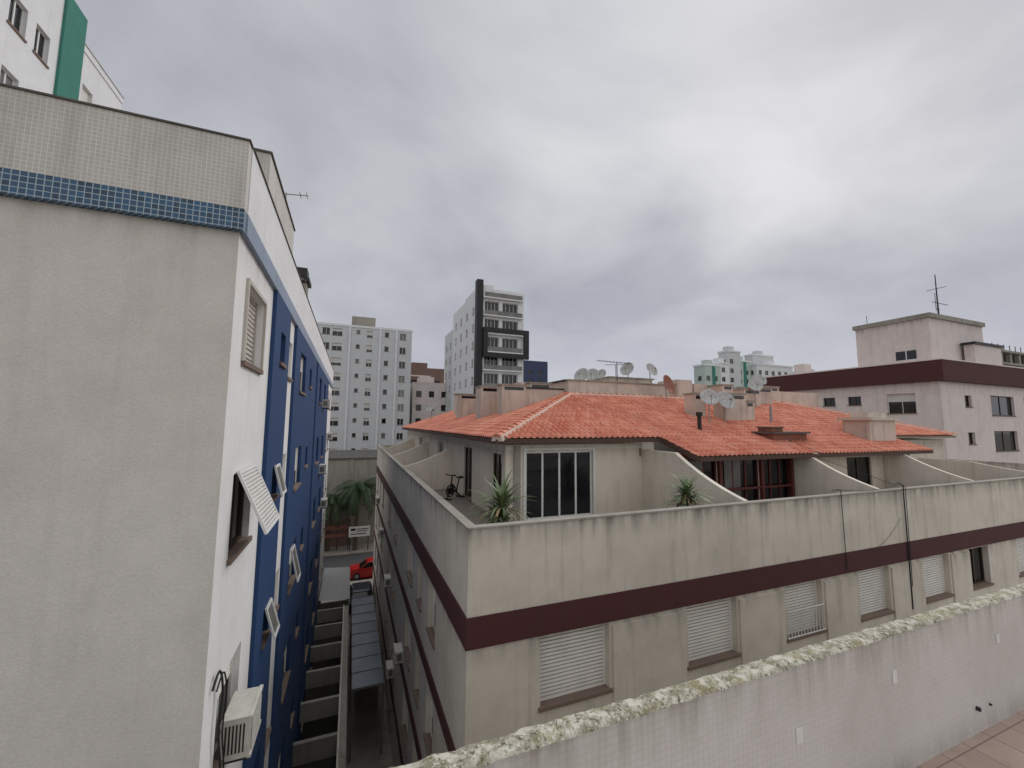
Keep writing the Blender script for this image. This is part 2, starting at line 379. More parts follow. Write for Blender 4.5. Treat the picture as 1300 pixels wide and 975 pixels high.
def smoothpts(P,n=6):
    out=[]
    P=[Vector(p) for p in P]
    for i in range(len(P)-1):
        p0=P[max(i-1,0)];p1=P[i];p2=P[i+1];p3=P[min(i+2,len(P)-1)]
        for k in range(n):
            t=k/n; out.append(.5*((2*p1)+(p2-p0)*t+(2*p0-5*p1+4*p2-p3)*t*t+(3*p1-p0-3*p2+p3)*t**3))
    out.append(P[-1]); return [tuple(o) for o in out]
pts=smoothpts(pts)
for p,q in zip(pts,pts[1:]): cs.append((p,q,.014))
cs+= [((x+.03,y+.06,z-.05),(X+.03,Y+.06,Z-.05),.01) for (x,y,z),(X,Y,Z) in zip(pts,pts[1:])]
tubes('loose_cable',LB,m_cable,cs)
def yagi(name,base,h,boom_dir,L,n=7,el=.35):
    r=root(name); bx,by,bz=base; d=Vector(boom_dir).normalized(); s=d.cross(Vector((0,0,1))).normalized()
    top=Vector((bx,by,bz+h)); seg=[(base,tuple(top),.022)]
    seg.append((tuple(top-d*L*.4),tuple(top+d*L*.6),.014))
    for i in range(n):
        c=top-d*L*.4+d*L*(i/(n-1)); e=el*(1-.4*i/n)
        seg.append((tuple(c-s*e),tuple(c+s*e),.009))
    tubes('mast_and_elements',r,m_dark,seg,6); return r

# ================================================================== TALL GREEN/WHITE TOWER BEHIND LEFT
b=Bld('green_striped_tower_building'); FT=Face('X',1,-12)
ops=[];
for k in range(11):
    z=14.1-2.85*k
    if z<-H+.5: break
    ops+= [(15.2,16.1,z,z+1.2,'shutter'),(17.0,17.9,z,z+1.2,'glass'),(18.8,19.6,z,z+1.2,'glass'),(20.05,20.8,z,z+1.2,'glass'),(22.95,23.7,z+.1,z+1.1,'shutter'),(24.3,25.1,z+.1,z+1.1,'glass')]
facade(b,FT,m_white,10,21.3,-H,18.6,[o for o in ops if o[1]<21.3],.15)
facade(b,FT,m_white,22.6,26,-H,16.6,[o for o in ops if o[0]>22.6],.15)
b.box(m_green,(-12.5,-11.9,21.3,22.6,-H,18.0),'green_stripe')
b.box(m_white,(-12.3,-11.96,22.6,26.05,16.6,16.9),'cornice')
b.box(m_conc,(-12.32,-11.94,22.6,26.07,16.902,16.95),'cornice_cap')
shell(b,m_white,-26,-12,10,26,-H,16.6,('x+',)); shell(b,m_white,-26,-12,10,21.3,16.6,18.6,('x+',))
b.done()

# ================================================================== K BUILDING (terrace building with clay roof)
b=Bld('terrace_apartment_building')
KX,KY,KX1,KY1=2.26,8.03,36,38.5
PT,FL=-2.09,-3.2
F1=Face('Y',-1,KY); F2=Face('X',-1,KX)
fx=[(3.84,5.53,'shutter'),(7.79,9.43,'shutter'),(11.28,12.84,'shutter'),(14.54,16.13,'shutter'),(18.06,19.68,'shutter'),(21.08,22.45,'brown'),(24.69,26.2,'shutter'),(28.2,29.8,'half'),(32,33.6,'shutter')]
ops=[]
for k in range(4):
    for (p,q,t) in fx:
        z0=-5.81-2.8*k
        if z0<-H: continue
        ops.append((p,q,z0,z0+1.37,t))
facade(b,F1,m_kst,KX,KX1,-H,-4.4,ops,.2,'front_wall')
ops=[]
for k in range(4):
    z0=-5.81-2.8*k
    if z0<-H: continue
    for (p,q,t) in ((11.1,12.1,'half'),(13.3,14.1,'glass'),(15.3,16.8,'shutter'),(20.8,22.2,'glass'),(24,25.4,'half'),(29.2,30.6,'glass'),(32.4,33.8,'glass'),(35.4,36.6,'glass')):
        ops.append((p,q,z0+(.4 if t=='one' else 0),z0+1.37,t))
facade(b,F2,m_kst,KY,KY1,-H,-4.4,ops,.18,'left_wall')
b.quad(m_kst,[(KX,KY1,-H),(KX1,KY1,-H),(KX1,KY1,-2.1),(KX,KY1,-2.1)],'back_wall')
b.quad(m_kst,[(KX1,KY,-H),(KX1,KY1,-H),(KX1,KY1,-2.1),(KX1,KY,-2.1)],'right_wall')
for (p,q) in ((5.62,7.70),(9.52,11.18),(12.93,14.44),(16.22,17.96),(19.77,21.0)):
    F1.box(b,m_kst,p,q,.001,.045,-H,-4.5,'wall_panels')
def band(z0,z1,o=.03):
    b.box(m_maroon,(KX-o,KX1,KY-o,KY+.2,z0,z1),'maroon_band'); b.box(m_maroon,(KX-o,KX+.2,KY+.2,KY1,z0,z1),'maroon_band')
band(-4.4,-3.81); 
for z in (-7.05,-9.85,-12.6): band(z,z+.4)
b.box(m_kst,(KX,KX1,KY,KY+.16,-3.808,PT-.04),'parapet'); b.box(m_kst,(KX,KX+.16,KY+.161,KY1,-3.808,PT-.04),'parapet')
b.box(m_conc,(KX-.025,KX1,KY-.025,KY+.185,PT-.038,PT),'parapet_cap'); b.box(m_conc,(KX-.025,KX+.185,KY+.186,KY1,PT-.038,PT),'parapet_cap')
b.quad(m_floor,[(KX+.1,KY+.1,FL),(KX1,KY+.1,FL),(KX1,KY1,FL),(KX+.1,KY1,FL)],'terrace_floor')
PX,PY=4.68,12.4
facade(b,Face('Y',-1,PY),m_kwhite,PX,10.12,FL,-.72,[(5.40,7.96,-3.17,-.95,'door'),(10.0,10.1,-1.2,-.9,'void')],.10,'penthouse_front')
facade(b,Face('X',-1,PX),m_kwhite,PY,KY1-1,FL,-.72,[(12.75,13.75,-3.0,-1.05,'dark'),(16.3,17.6,-3.15,-1.05,'dark'),(22,23.4,-3.15,-1.05,'glass'),(29,30.4,-3.15,-1.05,'glass')],.1,'penthouse_side')
F=Face('Y',-1,PY)
F.box(b,m_frame,5.30,5.40,.0,.05,-3.17,-.9,'door_surround');F.box(b,m_frame,7.96,8.06,.0,.05,-3.17,-.9,'door_surround');F.box(b,m_frame,5.3,8.06,.001,.052,-.9,-.84,'door_surround')
F.box(b,m_conc,4.95,5.2,.0,.03,FL,-.75,'bare_plaster_strip')
facade(b,Face('Y',-1,10.95),m_kwhite,10.25,16.1,FL,-1.05,[(10.4,12.2,-3.15,-1.2,'maroon'),(12.35,14.3,-3.15,-1.2,'maroon'),(14.45,16.0,-3.15,-1.2,'maroon')],.06,'veranda_front')
for x in (10.3,12.28,14.38,16.02): b.box(m_framer,(x-.07,x+.07,10.83,10.94,FL,-1.05),'veranda_posts')
b.box(m_framer,(10.25,16.1,10.84,10.93,-1.18,-1.0),'veranda_beam'); b.box(m_framer,(10.37,15.95,10.85,10.92,-2.35,-2.27),'veranda_rail')
b.box(m_glass2,(10.6,11.6,10.985,10.999,-2.2,-1.3),'veranda_panes'); b.box(m_glass2,(12.6,13.4,10.985,10.999,-2.9,-1.3),'veranda_panes')
facade(b,Face('Y',-1,10.95),m_kwhite,16.4,22.2,FL,-1.0,[(19.6,21.3,-3.15,-1.35,'dark')],.1,'right_unit_front')
facade(b,Face('Y',-1,PY),m_kwhite,22.4,31,FL,-.72,[(24,26.4,-3.17,-1.0,'door')],.1,'right_unit_front')
b.quad(m_kwhite,[(24.3,10.95,FL),(24.3,12.4,FL),(24.3,12.4,-.8),(24.3,10.95,-.8)],'right_unit_side')
b.quad(m_kwhite,[(31,PY,FL),(31,36,FL),(31,36,-.72),(31,PY,-.72)],'penthouse_right_side')
def fin_front(x,y1,ztop=-.95,y0=KY+.16,yf=PY,t=.16):
    pts=[(yf,FL),(y0,FL),(y0,PT+.02)]
    for i in range(0,13):
        s=i/12; pts.append((y0+.04+(y1-y0-.04)*s, PT+.03+(ztop-PT-.03)*(.6*s+.4*s**2.1)))
    pts.append((yf,ztop)); v,f=b.raw(m_kwhite,'party_fin'); prism(v,f,pts,'X',x-t/2,x+t/2)
fin_front(10.15,10.7); fin_front(16.25,10.6); fin_front(22.3,10.4,-1.1); fin_front(28.4,10.5,-1.7)
def fin_left(y,zt=-1.3,t=.16):
    pts=[(PX,FL),(KX+.16,FL),(KX+.16,PT+.02)]
    for i in range(0,13):
        s=i/12; pts.append((KX+.2+(2.0)*s, PT+.03+(zt-PT-.03)*(.6*s+.4*s**1.8)))
    pts.append((PX,zt)); v,f=b.raw(m_kwhite,'party_fin'); prism(v,f,pts,'Y',y-t/2,y+t/2)
fin_left(19.8); fin_left(26.5); fin_left(33)
# roof-top core blocks
b.box(m_kblock,(10.3,30,18.2,36,-.5,2.2),'roof_core'); b.box(m_conc,(10.24,19,18.14,18.4,2.202,2.27),'core_coping')
b.box(m_dark,(10.2,10.5,18.41,24,2.202,2.28),'dark_coping'); b.box(m_kblock,(10.3,11.5,24.5,27.5,2.201,2.7),'roof_core')
b.box(m_kblock,(13.7,16.8,19.5,22.5,2.201,2.65),'water_tank_room'); b.box(m_conc,(13.6,16.9,19.4,22.6,2.651,2.72),'water_tank_cap')
b.box(m_kblock,(17.2,18.3,17.9,19.5,1.3,2.55),'roof_core'); b.box(m_kblock,(18.4,19.4,17.85,19,1.3,2.36),'roof_core')
for (x0,x1,y0,y1,zb,zt) in ((6.15,7.15,20,20.9,-.3,1.85),(6.7,7.95,18.3,19.0,-.3,1.82),(6.3,7.5,25,25.8,-.3,1.75),(8.2,9.4,21.5,22.3,.3,2.1),(7.2,8.2,29.5,30.3,0,2.1),
      (14.7,15.4,14.3,14.9,-.1,1.4),(16.1,17.4,13.8,14.5,-.2,1.42),(17.5,18.1,13.9,14.5,-.2,1.1),
      (19.3,20.1,16.7,17.5,.6,2.2),(20.6,21.9,16.4,17.1,.3,2.0),(22.6,23.7,17,17.8,.6,2.2),(8.3,9.5,18.6,19.2,.3,2.0),(6.9,7.4,23,23.5,.3,2.0),(23.9,25.6,17.9,18.6,.6,2.4)):
    b.box(m_kblock,(x0,x1,y0,y1,zb,zt),'chimney_stack'); b.box(m_conc,(x0-.05,x1+.05,y0-.05,y1+.05,zt+.001,zt+.07),'chimney_cap')
    b.box(m_glassd,(x0+.12,x1-.12,y0-.004,y0-.001,zt-.22,zt-.06),'chimney_flue_slots')
b.box(m_kblock,(7.95,10.2,18.5,18.7,-.2,1.72),'party_parapet'); b.box(m_dark,(7.95,10.2,18.46,18.74,1.722,1.79),'party_parapet_cap')
b.box(m_brick,(15.7,17.7,11.3,12.1,-1.1,-.35),'brick_chimney'); b.box(m_concd,(15.6,17.8,11.2,12.2,-.349,-.27),'brick_chimney_cap')
b.box(m_brick,(15.75,16.4,11.4,12.0,-.268,-.12),'brick_chimney_cap'); b.box(m_concd,(15.7,16.45,11.35,12.05,-.119,-.07),'brick_chimney_cap')
b.box(m_kblock,(21.9,23.9,11.2,12.3,-1.0,.25),'chimney_stack'); b.box(m_kblock,(21.75,24.05,11.05,12.45,.251,.38),'chimney_cap')
b.box(m_kblock,(22.2,23.6,11.4,12.1,.381,.62),'chimney_stack')
vs,fs=b.raw(m_dark,'vent_pipes')
tube(vs,fs,(13.2,12.6,-.4),(13.2,12.6,.35),.08,.08,12); tube(vs,fs,(13.2,12.6,.35),(13.2,12.6,.5),.13,.13,12)
vs,fs=b.raw(m_galv,'vent_pipe_galv'); tube(vs,fs,(18.8,13.6,0),(18.8,13.6,.9),.06,.06,10)
# clay tiled roof -------------------------------------------------
T=.33; ang=math.atan(T); ROW=.36; PER=.22
def roof_patch(name,O,E,Sd,a0,a1,r0,r1,cuts,mat=None):
    O=Vector(O);E=Vector(E).normalized();S=(Vector(Sd).normalized()*math.cos(ang)+Vector((0,0,math.sin(ang))))
    N=E.cross(S); 
    if N.z<0:N=-N
    vs=[];fs=[];nc=int((a1-a0)/PER*6)+1; rows=[]
    for r in range(r0,r1):
        for q,(s,lift) in enumerate(((r*ROW,.028),(r*ROW+.012,.028),((r+1)*ROW-.001,.004))):
            base=len(vs)
            for i in range(nc):
                a=a0+i*PER/6; ph=((a/PER)%1)
                h=.066*math.sin(math.pi*ph/.62) if ph<.62 else -.014*math.sin(math.pi*(ph-.62)/.38)
                rn=.006*math.sin(int(a/PER+.001)*12.9+r*5.1)
                wv=.012*mn.noise(Vector((a*.5,r*.4,1)))
                if q==0: h=h*.35-.012
                vs.append(O+E*a+S*(s+rn)+N*(h+lift+wv))
            rows.append(base)
    for k in range(len(rows)-1):
        for i in range(nc-1): fs.append((rows[k]+i,rows[k]+i+1,rows[k+1]+i+1,rows[k+1]+i))
    me=bpy.data.meshes.new(name); me.from_pydata([tuple(v) for v in vs],[],fs)
    bm=bmesh.new(); bm.from_mesh(me)
    for co,no in cuts:
        bmesh.ops.bisect_plane(bm,geom=bm.verts[:]+bm.edges[:]+bm.faces[:],plane_co=co,plane_no=no,clear_outer=True)
    bm.to_mesh(me); bm.free(); me.materials.append(mat or m_roof)
    o=bpy.data.objects.new(name,me); sc.collection.objects.link(o); o.parent=b.r; return o
EX,EY,EZ=4.2,11.9,-.49
nr=int(5.8/math.cos(ang)/ROW)+1
roof_patch('roof_tiles_front',(EX,EY,EZ),(1,0,0),(0,1,0),0,26.8,0,nr,[((EX,EY,0),(-1,1,0)),((31,EY,0),(1,1,0)),((0,17.7,0),(0,1,0))])
roof_patch('roof_tiles_left',(EX,EY,EZ),(0,1,0),(1,0,0),0,25.6,0,nr,[((EX,EY,0),(1,-1,0)),((10,0,0),(1,0,0))],m_roofs)
roof_patch('roof_tiles_right',(31,EY,EZ),(0,1,0),(-1,0,0),0,25.6,0,nr,[((31,EY,0),(-1,-1,0)),((25.2,0,0),(-1,0,0))],m_roofs)
roof_patch('roof_tiles_extension',(EX,EY,EZ),(1,0,0),(0,1,0),6.38,12.32,-5,0,[])
roof_patch('roof_tiles_extension_right',(EX,EY,EZ-.03),(1,0,0),(0,1,0),12.54,20.3,-5,0,[])
def slab(name,pts,mat):
    vs=[];
    for p in pts: vs.append(p)
    for p in pts: vs.append((p[0],p[1],p[2]-.08))
    k=len(pts); fs=[tuple(range(k)),tuple(range(2*k-1,k-1,-1))]+[(i,(i+1)%k,k+(i+1)%k,k+i) for i in range(k)]
    mk(name,b.r,mat,vs,fs)
dz=-.05; RZ=EZ+T*5.8
slab('roof_deck_front',[(EX,EY,EZ+dz),(31,EY,EZ+dz),(25.2,17.7,RZ+dz),(10,17.7,RZ+dz)],m_soffit)
slab('roof_deck_left',[(EX,EY,EZ+dz),(10,17.7,RZ+dz),(10,37.5,RZ+dz),(EX,37.5,EZ+dz)],m_soffit)
slab('roof_deck_right',[(31,EY,EZ+dz),(25.2,17.7,RZ+dz),(25.2,37.5,RZ+dz),(31,37.5,EZ+dz)],m_soffit)
slab('roof_deck_ext',[(10.65,10.22,EZ-T*1.68+dz),(24.5,10.22,EZ-T*1.68+dz),(24.5,11.9,EZ+dz),(10.65,11.9,EZ+dz)],m_soffit)
b.box(m_kblock,(10.0,25.3,17.7,37.5,-.3,RZ-.08),'flat_roof')
b.box(m_fasc,(EX,10.6,EY-.03,EY,EZ-.16,EZ-.02),'eave_fascia'); b.box(m_fasc,(EX-.03,EX,EY-.03,37.5,EZ-.16,EZ-.02),'eave_fascia')
b.box(m_fasc,(10.62,24.5,10.19,10.22,EZ-T*1.68-.17,EZ-T*1.68-.04),'eave_fascia')
v,f=b.raw(m_fasc,'eave_fascia'); prism(v,f,[(10.2,EZ-T*1.7-.17),(11.9,EZ-.17),(11.9,EZ-.03),(10.2,EZ-T*1.7-.03)],'X',10.55,10.59)
prism(v,f,[(10.2,EZ-T*1.7-.17),(11.9,EZ-.17),(11.9,EZ-.03),(10.2,EZ-T*1.7-.03)],'X',24.5,24.54)
def caps(p0,p1):
    p0=Vector(p0);p1=Vector(p1);L=(p1-p0).length;n=int(L/.36);vs=[];fs=[]
    for i in range(n):
        a=p0+(p1-p0)*(i/n);c=p0+(p1-p0)*((i+1.12)/n)
        d=(c-a).normalized();s=d.cross(Vector((0,0,1))).normalized();u=s.cross(d)
        bse=len(vs)
        for p,r,up in((a,.135,.06),(c,.105,.03)):
            for j in range(9):
                t=math.pi*j/8; vs.append(tuple(p+s*(r*math.cos(t))+u*(r*.75*math.sin(t)+up)))
        for j in range(8): fs.append((bse+j,bse+j+1,bse+10+j,bse+9+j))
        fs.append(tuple(range(bse+8,bse-1,-1)))
    mk('ridge_caps',b.r,m_roof,vs,fs)
    d=(p1-p0).normalized();s=d.cross(Vector((0,0,1))).normalized()*.20
    q=[p0+s,p0-s,p1-s,p1+s]; z=Vector((0,0,.085)); lo=Vector((0,0,-.08))
    mk('cap_mortar',b.r,m_mortar,[x+lo for x in q]+[p0+s*.7+z,p0-s*.7+z,p1-s*.7+z,p1+s*.7+z],[(4,5,6,7),(0,4,7,3),(1,2,6,5),(0,1,5,4)])
caps((EX,EY,EZ),(10,17.7,RZ)); caps((31,EY,EZ),(25.2,17.7,RZ)); caps((10,17.72,RZ),(25.2,17.72,RZ)); caps((10.02,17.7,RZ),(10.02,37.3,RZ))
b.done(); KB=b.r
for (y,z) in ((28.2,-7.4),(22.9,-8.6),(20.2,-11.6),(33,-6.2),(17.2,-9.4)): ac_unit('ac',KB,F2,y,y+.7,z,z+.42,.28)
cs=[((17.15,KY-.06,-1.95),(17.15,KY-.06,-5.9),.018),((17.3,KY-.05,-2.0),(17.25,KY-.05,-5.2),.010),((13.9,KY-.05,-1.95),(13.95,KY-.05,-4.3),.010),
    ((17.15,KY+.1,-1.9),(17.15,KY-.06,-1.95),.018),((13.9,KY+.2,-2.0),(13.9,KY-.05,-1.95),.010),((17.1,KY+.09,-1.98),(17.2,11.2,-1.1),.010)]
pp=[(13.9+3.2*i/10,KY+.05,-2.02-.12*math.sin(math.pi*i/10)+(.07)) for i in range(11)]
cs+=[(p,q,.009) for p,q in zip(pp,pp[1:])]
pp=[(16.9-2*i/10,KY-.05,-3.0-.9*(1-(1-i/10)**2)) for i in range(11)]
cs+=[(p,q,.005) for p,q in zip(pp,pp[1:])]
tubes('facade_cables',KB,m_cable,cs,6)
rs=[((11.3+i*.13,KY-.03,-5.8),(11.3+i*.13,KY-.03,-5.1),.012) for i in range(12)]+[((11.28,KY-.03,-5.1),(12.84,KY-.03,-5.1),.016),((11.28,KY-.03,-5.78),(12.84,KY-.03,-5.78),.016)]
tubes('window_railing',KB,m_frame,rs,6)

def dish(loc,r,aim,h=.7,mat=m_dish):
    e=root('satellite_dish'); L=Vector(loc); a=Vector(aim).normalized(); u=a.cross(Vector((0,0,1))).normalized(); w=u.cross(a)
    vs=[];fs=[];c=L+Vector((0,0,h)); nr_,ns=6,24
    vs.append(tuple(c))
    for i in range(1,nr_+1):
        rr=r*i/nr_
        for j in range(ns):
            t=2*math.pi*j/ns; vs.append(tuple(c+u*(rr*math.cos(t))+w*(rr*math.sin(t)*1.06)+a*(.30*rr*rr/r)))
    for j in range(ns): fs.append((0,1+j,1+(j+1)%ns))
    for i in range(nr_-1):
        for j in range(ns): fs.append((1+i*ns+j,1+(i+1)*ns+j,1+(i+1)*ns+(j+1)%ns,1+i*ns+(j+1)%ns))
    o=mk('reflector',e,mat,vs,fs,True); md=o.modifiers.new('s','SOLIDIFY'); md.thickness=.015
    f=c+a*(r*1.05)-w*(r*.25)
    tubes('mast_and_arm',e,m_galv,[(tuple(L),tuple(c-a*.08),.025),(tuple(c-a*.08),tuple(c),.05),(tuple(c-w*r*.95+a*.28*r),tuple(f),.012),(tuple(c+u*r*.8+a*.2*r),tuple(f),.007),(tuple(c-u*r*.8+a*.2*r),tuple(f),.007),(tuple(f),tuple(f-a*.1),.035)])
dish((11.3,18.5,2.2),.42,(-.8,-.5,.5),.3); dish((12.0,18.6,2.2),.38,(-.6,-.6,.5),.38)
dish((14.4,18.7,2.2),.40,(-.9,-.5,.45),.85); dish((16.0,18.7,2.2),.40,(.1,-1,.5),.9)
dish((13.0,19.2,2.2),.30,(-.8,-.5,.5),.55)
dish((15.5,16.9,1.1),.52,(.35,-1,.35),.95,m_dishr)
dish((14.75,13.5,0),.40,(-.5,-.8,.6),1.15); dish((15.75,13.55,0),.44,(-.2,-.95,.5),1.05)
dish((21.2,16.2,1.0),.38,(-.5,-.8,.5),1.2); dish((23.1,17.3,2.2),.36,(-.3,-.9,.5),.5); dish((5.6,31,.2),.4,(-.8,-.6,.5),.9)
yagi('tv_antenna',(13.6,18.6,2.2),1.2,(-1,.2,.06),1.9,10,.34); yagi('tv_antenna',(14.9,20.5,2.7),.9,(-.8,.6,.02),1.0,7,.25)

def strap_plant(name,loc,n,L,mat=m_yucca,w=.028,trunk=.8):
    e=root(name); x,y,z=loc
    for (nm,mt_,cnt,lo_,hi_) in (('leaves',mat,n,.25,1.5),('dry_leaves',m_dry,int(n*.22),-.5,.3)):
        vs=[];fs=[]
        for k in range(cnt):
            az=random.uniform(0,2*math.pi); el=random.uniform(lo_,hi_); l=L*random.uniform(.65,1.15); sg=6
            d=Vector((math.cos(az),math.sin(az),0)); s=Vector((-math.sin(az),math.cos(az),0)); p=Vector((x,y,z+trunk+random.uniform(-.25,.15))); e_=el
            b0=len(vs)
            for i in range(sg+1):
                ww=w*(1-(i/sg)**2)*(.6+.8*min(1,i/2))
                vs.append(tuple(p-s*ww)); vs.append(tuple(p+s*ww))
                p=p+(d*math.cos(e_)+Vector((0,0,math.sin(e_))))*(l/sg); e_-=random.uniform(.10,.32)
            for i in range(sg): fs.append((b0+2*i,b0+2*i+1,b0+2*i+3,b0+2*i+2))
        mk(nm,e,mt_,vs,fs)
    tubes('stem',e,m_bark,[((x,y,z+.3),(x,y,z+trunk),.06,.045)])
    tubes('pot',e,m_conc,[((x,y,z),(x,y,z+.42),.17,.25),((x,y,z+.42),(x,y,z+.46),.27,.27)],20)
    return e
strap_plant('potted_yucca',(3.5,9.5,FL),110,1.05,trunk=1.05); strap_plant('potted_yucca',(3.3,8.9,FL),50,.6,trunk=.8)
strap_plant('potted_yucca',(8.95,9.1,FL),110,.85,trunk=1.1); 

e=root('exercise_bicycle'); X,Y,Z=0,0,0
cir=[]
for i in range(20):
    a=2*math.pi*i/20;c=2*math.pi*(i+1)/20; cir.append(((X-.3+.24*math.cos(a),Y,Z+.36+.24*math.sin(a)),(X-.3+.24*math.cos(c),Y,Z+.36+.24*math.sin(c)),.03))
tubes('flywheel',e,m_rubber,cir+[((X-.3,Y-.03,Z+.36),(X-.3,Y+.03,Z+.36),.16)])
tubes('frame',e,m_black,[((X-.3,Y,Z+.36),(X-.2,Y,Z+1.0),.03),((X-.25,Y,Z+.7),(X+.15,Y,Z+.35),.03),((X+.1,Y,Z+.3),(X+.28,Y,Z+.85),.03),((X-.3,Y,Z+.36),(X+.15,Y,Z+.35),.03),((X-.35,Y,Z+.3),(X-.5,Y,Z+.05),.03),((X+.1,Y,Z+.3),(X+.35,Y,Z+.05),.03),((X-.5,Y-.25,Z+.04),(X-.5,Y+.25,Z+.04),.035),((X+.35,Y-.25,Z+.04),(X+.35,Y+.25,Z+.04),.035),((X-.2,Y-.22,Z+1.02),(X-.2,Y+.22,Z+1.02),.025),((X-.2,Y-.22,Z+1.02),(X-.36,Y-.24,Z+1.08),.025),((X-.2,Y+.22,Z+1.02),(X-.36,Y+.24,Z+1.08),.025),((X,Y-.16,Z+.2),(X-.04,Y+.16,Z+.48),.02)])
vs=[];fs=[]; prism(vs,fs,[(X+.14,Z+.86),(X+.44,Z+.84),(X+.46,Z+.93),(X+.2,Z+.92)],'Y',Y-.1,Y+.1); mk('saddle',e,m_black,vs,fs)
e.location=(4.2,17.2,FL); e.rotation_euler=(0,0,math.radians(35)); e.scale=(.95,.95,.95)

# ================================================================== OUR TERRACE
r=root('terrace_parapet_wall')
YI,YO,ZT,ZF=2.48,2.62,-2.0,-3.25
boxes('tiled_body',r,m_ntile,[(-.6,16,YI,YO,-6,ZT-.012)])
vs=[];fs=[];nx,ny=900,9
for i in range(nx+1):
    for j in range(ny+1):
        x=-.6+16.6*i/nx; y=YI-.012+(YO-YI+.024)*j/ny
        p=Vector((x*7,y*14,0)); ed=min(j,ny-j)
        h=.008*mn.noise(p)+.007*mn.noise(p*3.1)+(.004 if ed>0 else -.024)+(-.006 if ed==1 else 0)
        dy=.008*mn.noise(Vector((x*9,j*3.3,5))) if ed<=1 else 0
        vs.append((x,y+dy,ZT+h+.008))
for i in range(nx):
    for j in range(ny):
        a=i*(ny+1)+j; fs.append((a,a+ny+1,a+ny+2,a+1))
mk('lichen_coping',r,m_lichen,vs,fs,True)
boxes('cover_plates',r,m_frame,[(3.52,3.60,YI-.006,YI-.001,-2.62,-2.5),(4.9,4.97,YI-.006,YI-.001,-2.45,-2.33),(2.2,2.28,YI-.006,YI-.001,-2.75,-2.63),(6.9,6.98,YI-.006,YI-.001,-2.45,-2.35)],.002)
tubes('drain_spout',r,m_dark,[((6.35,YI-.03,-3.0),(6.35,YI+.02,-3.0),.022),((6.62,YI-.02,-3.02),(6.62,YI+.02,-3.02),.012)],12)
bb=root('camera_side_apartment_building')
boxes('terrace_floor',bb,m_npav,[(-.6,16,-6,YI,-3.45,ZF)])
boxes('body_wall',bb,m_kst,[(-.6,16,-6,YO-.02,-H,-6.002),(-.6,16,-6,YI-.01,-6,-3.452)])
g=root('floor_drain_grate'); boxes('frame',g,m_galv,[(6.75,6.93,2.1,2.12,ZF,ZF+.008),(6.75,6.93,2.26,2.28,ZF,ZF+.008),(6.75,6.77,2.12,2.26,ZF,ZF+.008),(6.91,6.93,2.12,2.26,ZF,ZF+.008)]+[(6.78+i*.025,6.79+i*.025,2.12,2.26,ZF,ZF+.006) for i in range(5)])

# ================================================================== ALLEY
b=Bld('alley_patio_walls')
b.box(m_conc,(.02,.30,9,28,-H,-11.3),'patio_wall'); b.box(m_kst,(.0,.06,9,28,-11.299,-11.2),'wall_coping')
for y in (10.5,12.6,14.8,17.0,19.2,21.4,23.6,25.8,27.8):
    b.box(m_conc,(-1.43,.02,y,y+.16,-12.0,-11.302),'cross_beams'); 
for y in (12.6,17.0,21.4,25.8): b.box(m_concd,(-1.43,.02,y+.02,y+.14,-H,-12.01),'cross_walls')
b.done()
c=root('corrugated_roof'); vs=[];fs=[]
for i in range(121):
    y=28.3+6*i/120
    for x in (-1.42,.35): vs.append((x,y,-10.9+.03*math.sin(i*math.pi/1.5)-.08*(x+1.42)))
for i in range(120): fs.append((2*i,2*i+1,2*i+3,2*i+2))
mk('sheet',c,m_frameg,vs,fs); boxes('supports',c,m_concd,[(-1.4,.3,28.25,28.4,-H,-11.1),(.2,.3,28.4,34.3,-H,-11.1)])
c=root('polycarbonate_canopy'); boxes('panels',c,m_poly,[(.5,1.8,19.6+i*1.2,20.76+i*1.2,-11.4,-11.37) for i in range(8)])
boxes('ribs',c,m_frameg,[(.48,1.82,19.55+i*1.2,19.6+i*1.2,-11.43,-11.34) for i in range(9)]+[(.48,.53,19.6,29.2,-11.5,-11.44),(1.77,1.82,19.6,29.2,-11.5,-11.44),(1.13,1.17,19.6,29.2,-11.5,-11.44)])
boxes('posts',c,m_frameg,[(.48,.56,y,y+.08,-H,-11.5) for y in (19.6,22.8,26,29.1)]+[(1.74,1.82,y,y+.08,-H,-11.5) for y in (19.6,22.8,26,29.1)])
def sheet(name,mat,x0,x1,y0,y1,z): return mk(name,None,mat,[(x0,y0,z),(x1,y0,z),(x1,y1,z),(x0,y1,z)],[(0,1,2,3)])
sheet('ground',m_ground,-1500,1500,-1500,1500,-H)
sheet('road',m_asph,-200,200,40.2,48.5,-H+.004)
boxes('pavement',None,m_walk,[(-200,200,38.6,40.2,-H,-H+.12),(-200,200,48.5,51.6,-H,-H+.12)])
boxes('road_markings',None,m_line,[(-60+i*4,-58+i*4,44.3,44.42,-H+.006,-H+.008) for i in range(30)])
boxes('alley_path',None,m_walk,[(.35,2.2,6,38.4,-H,-H+.01)])
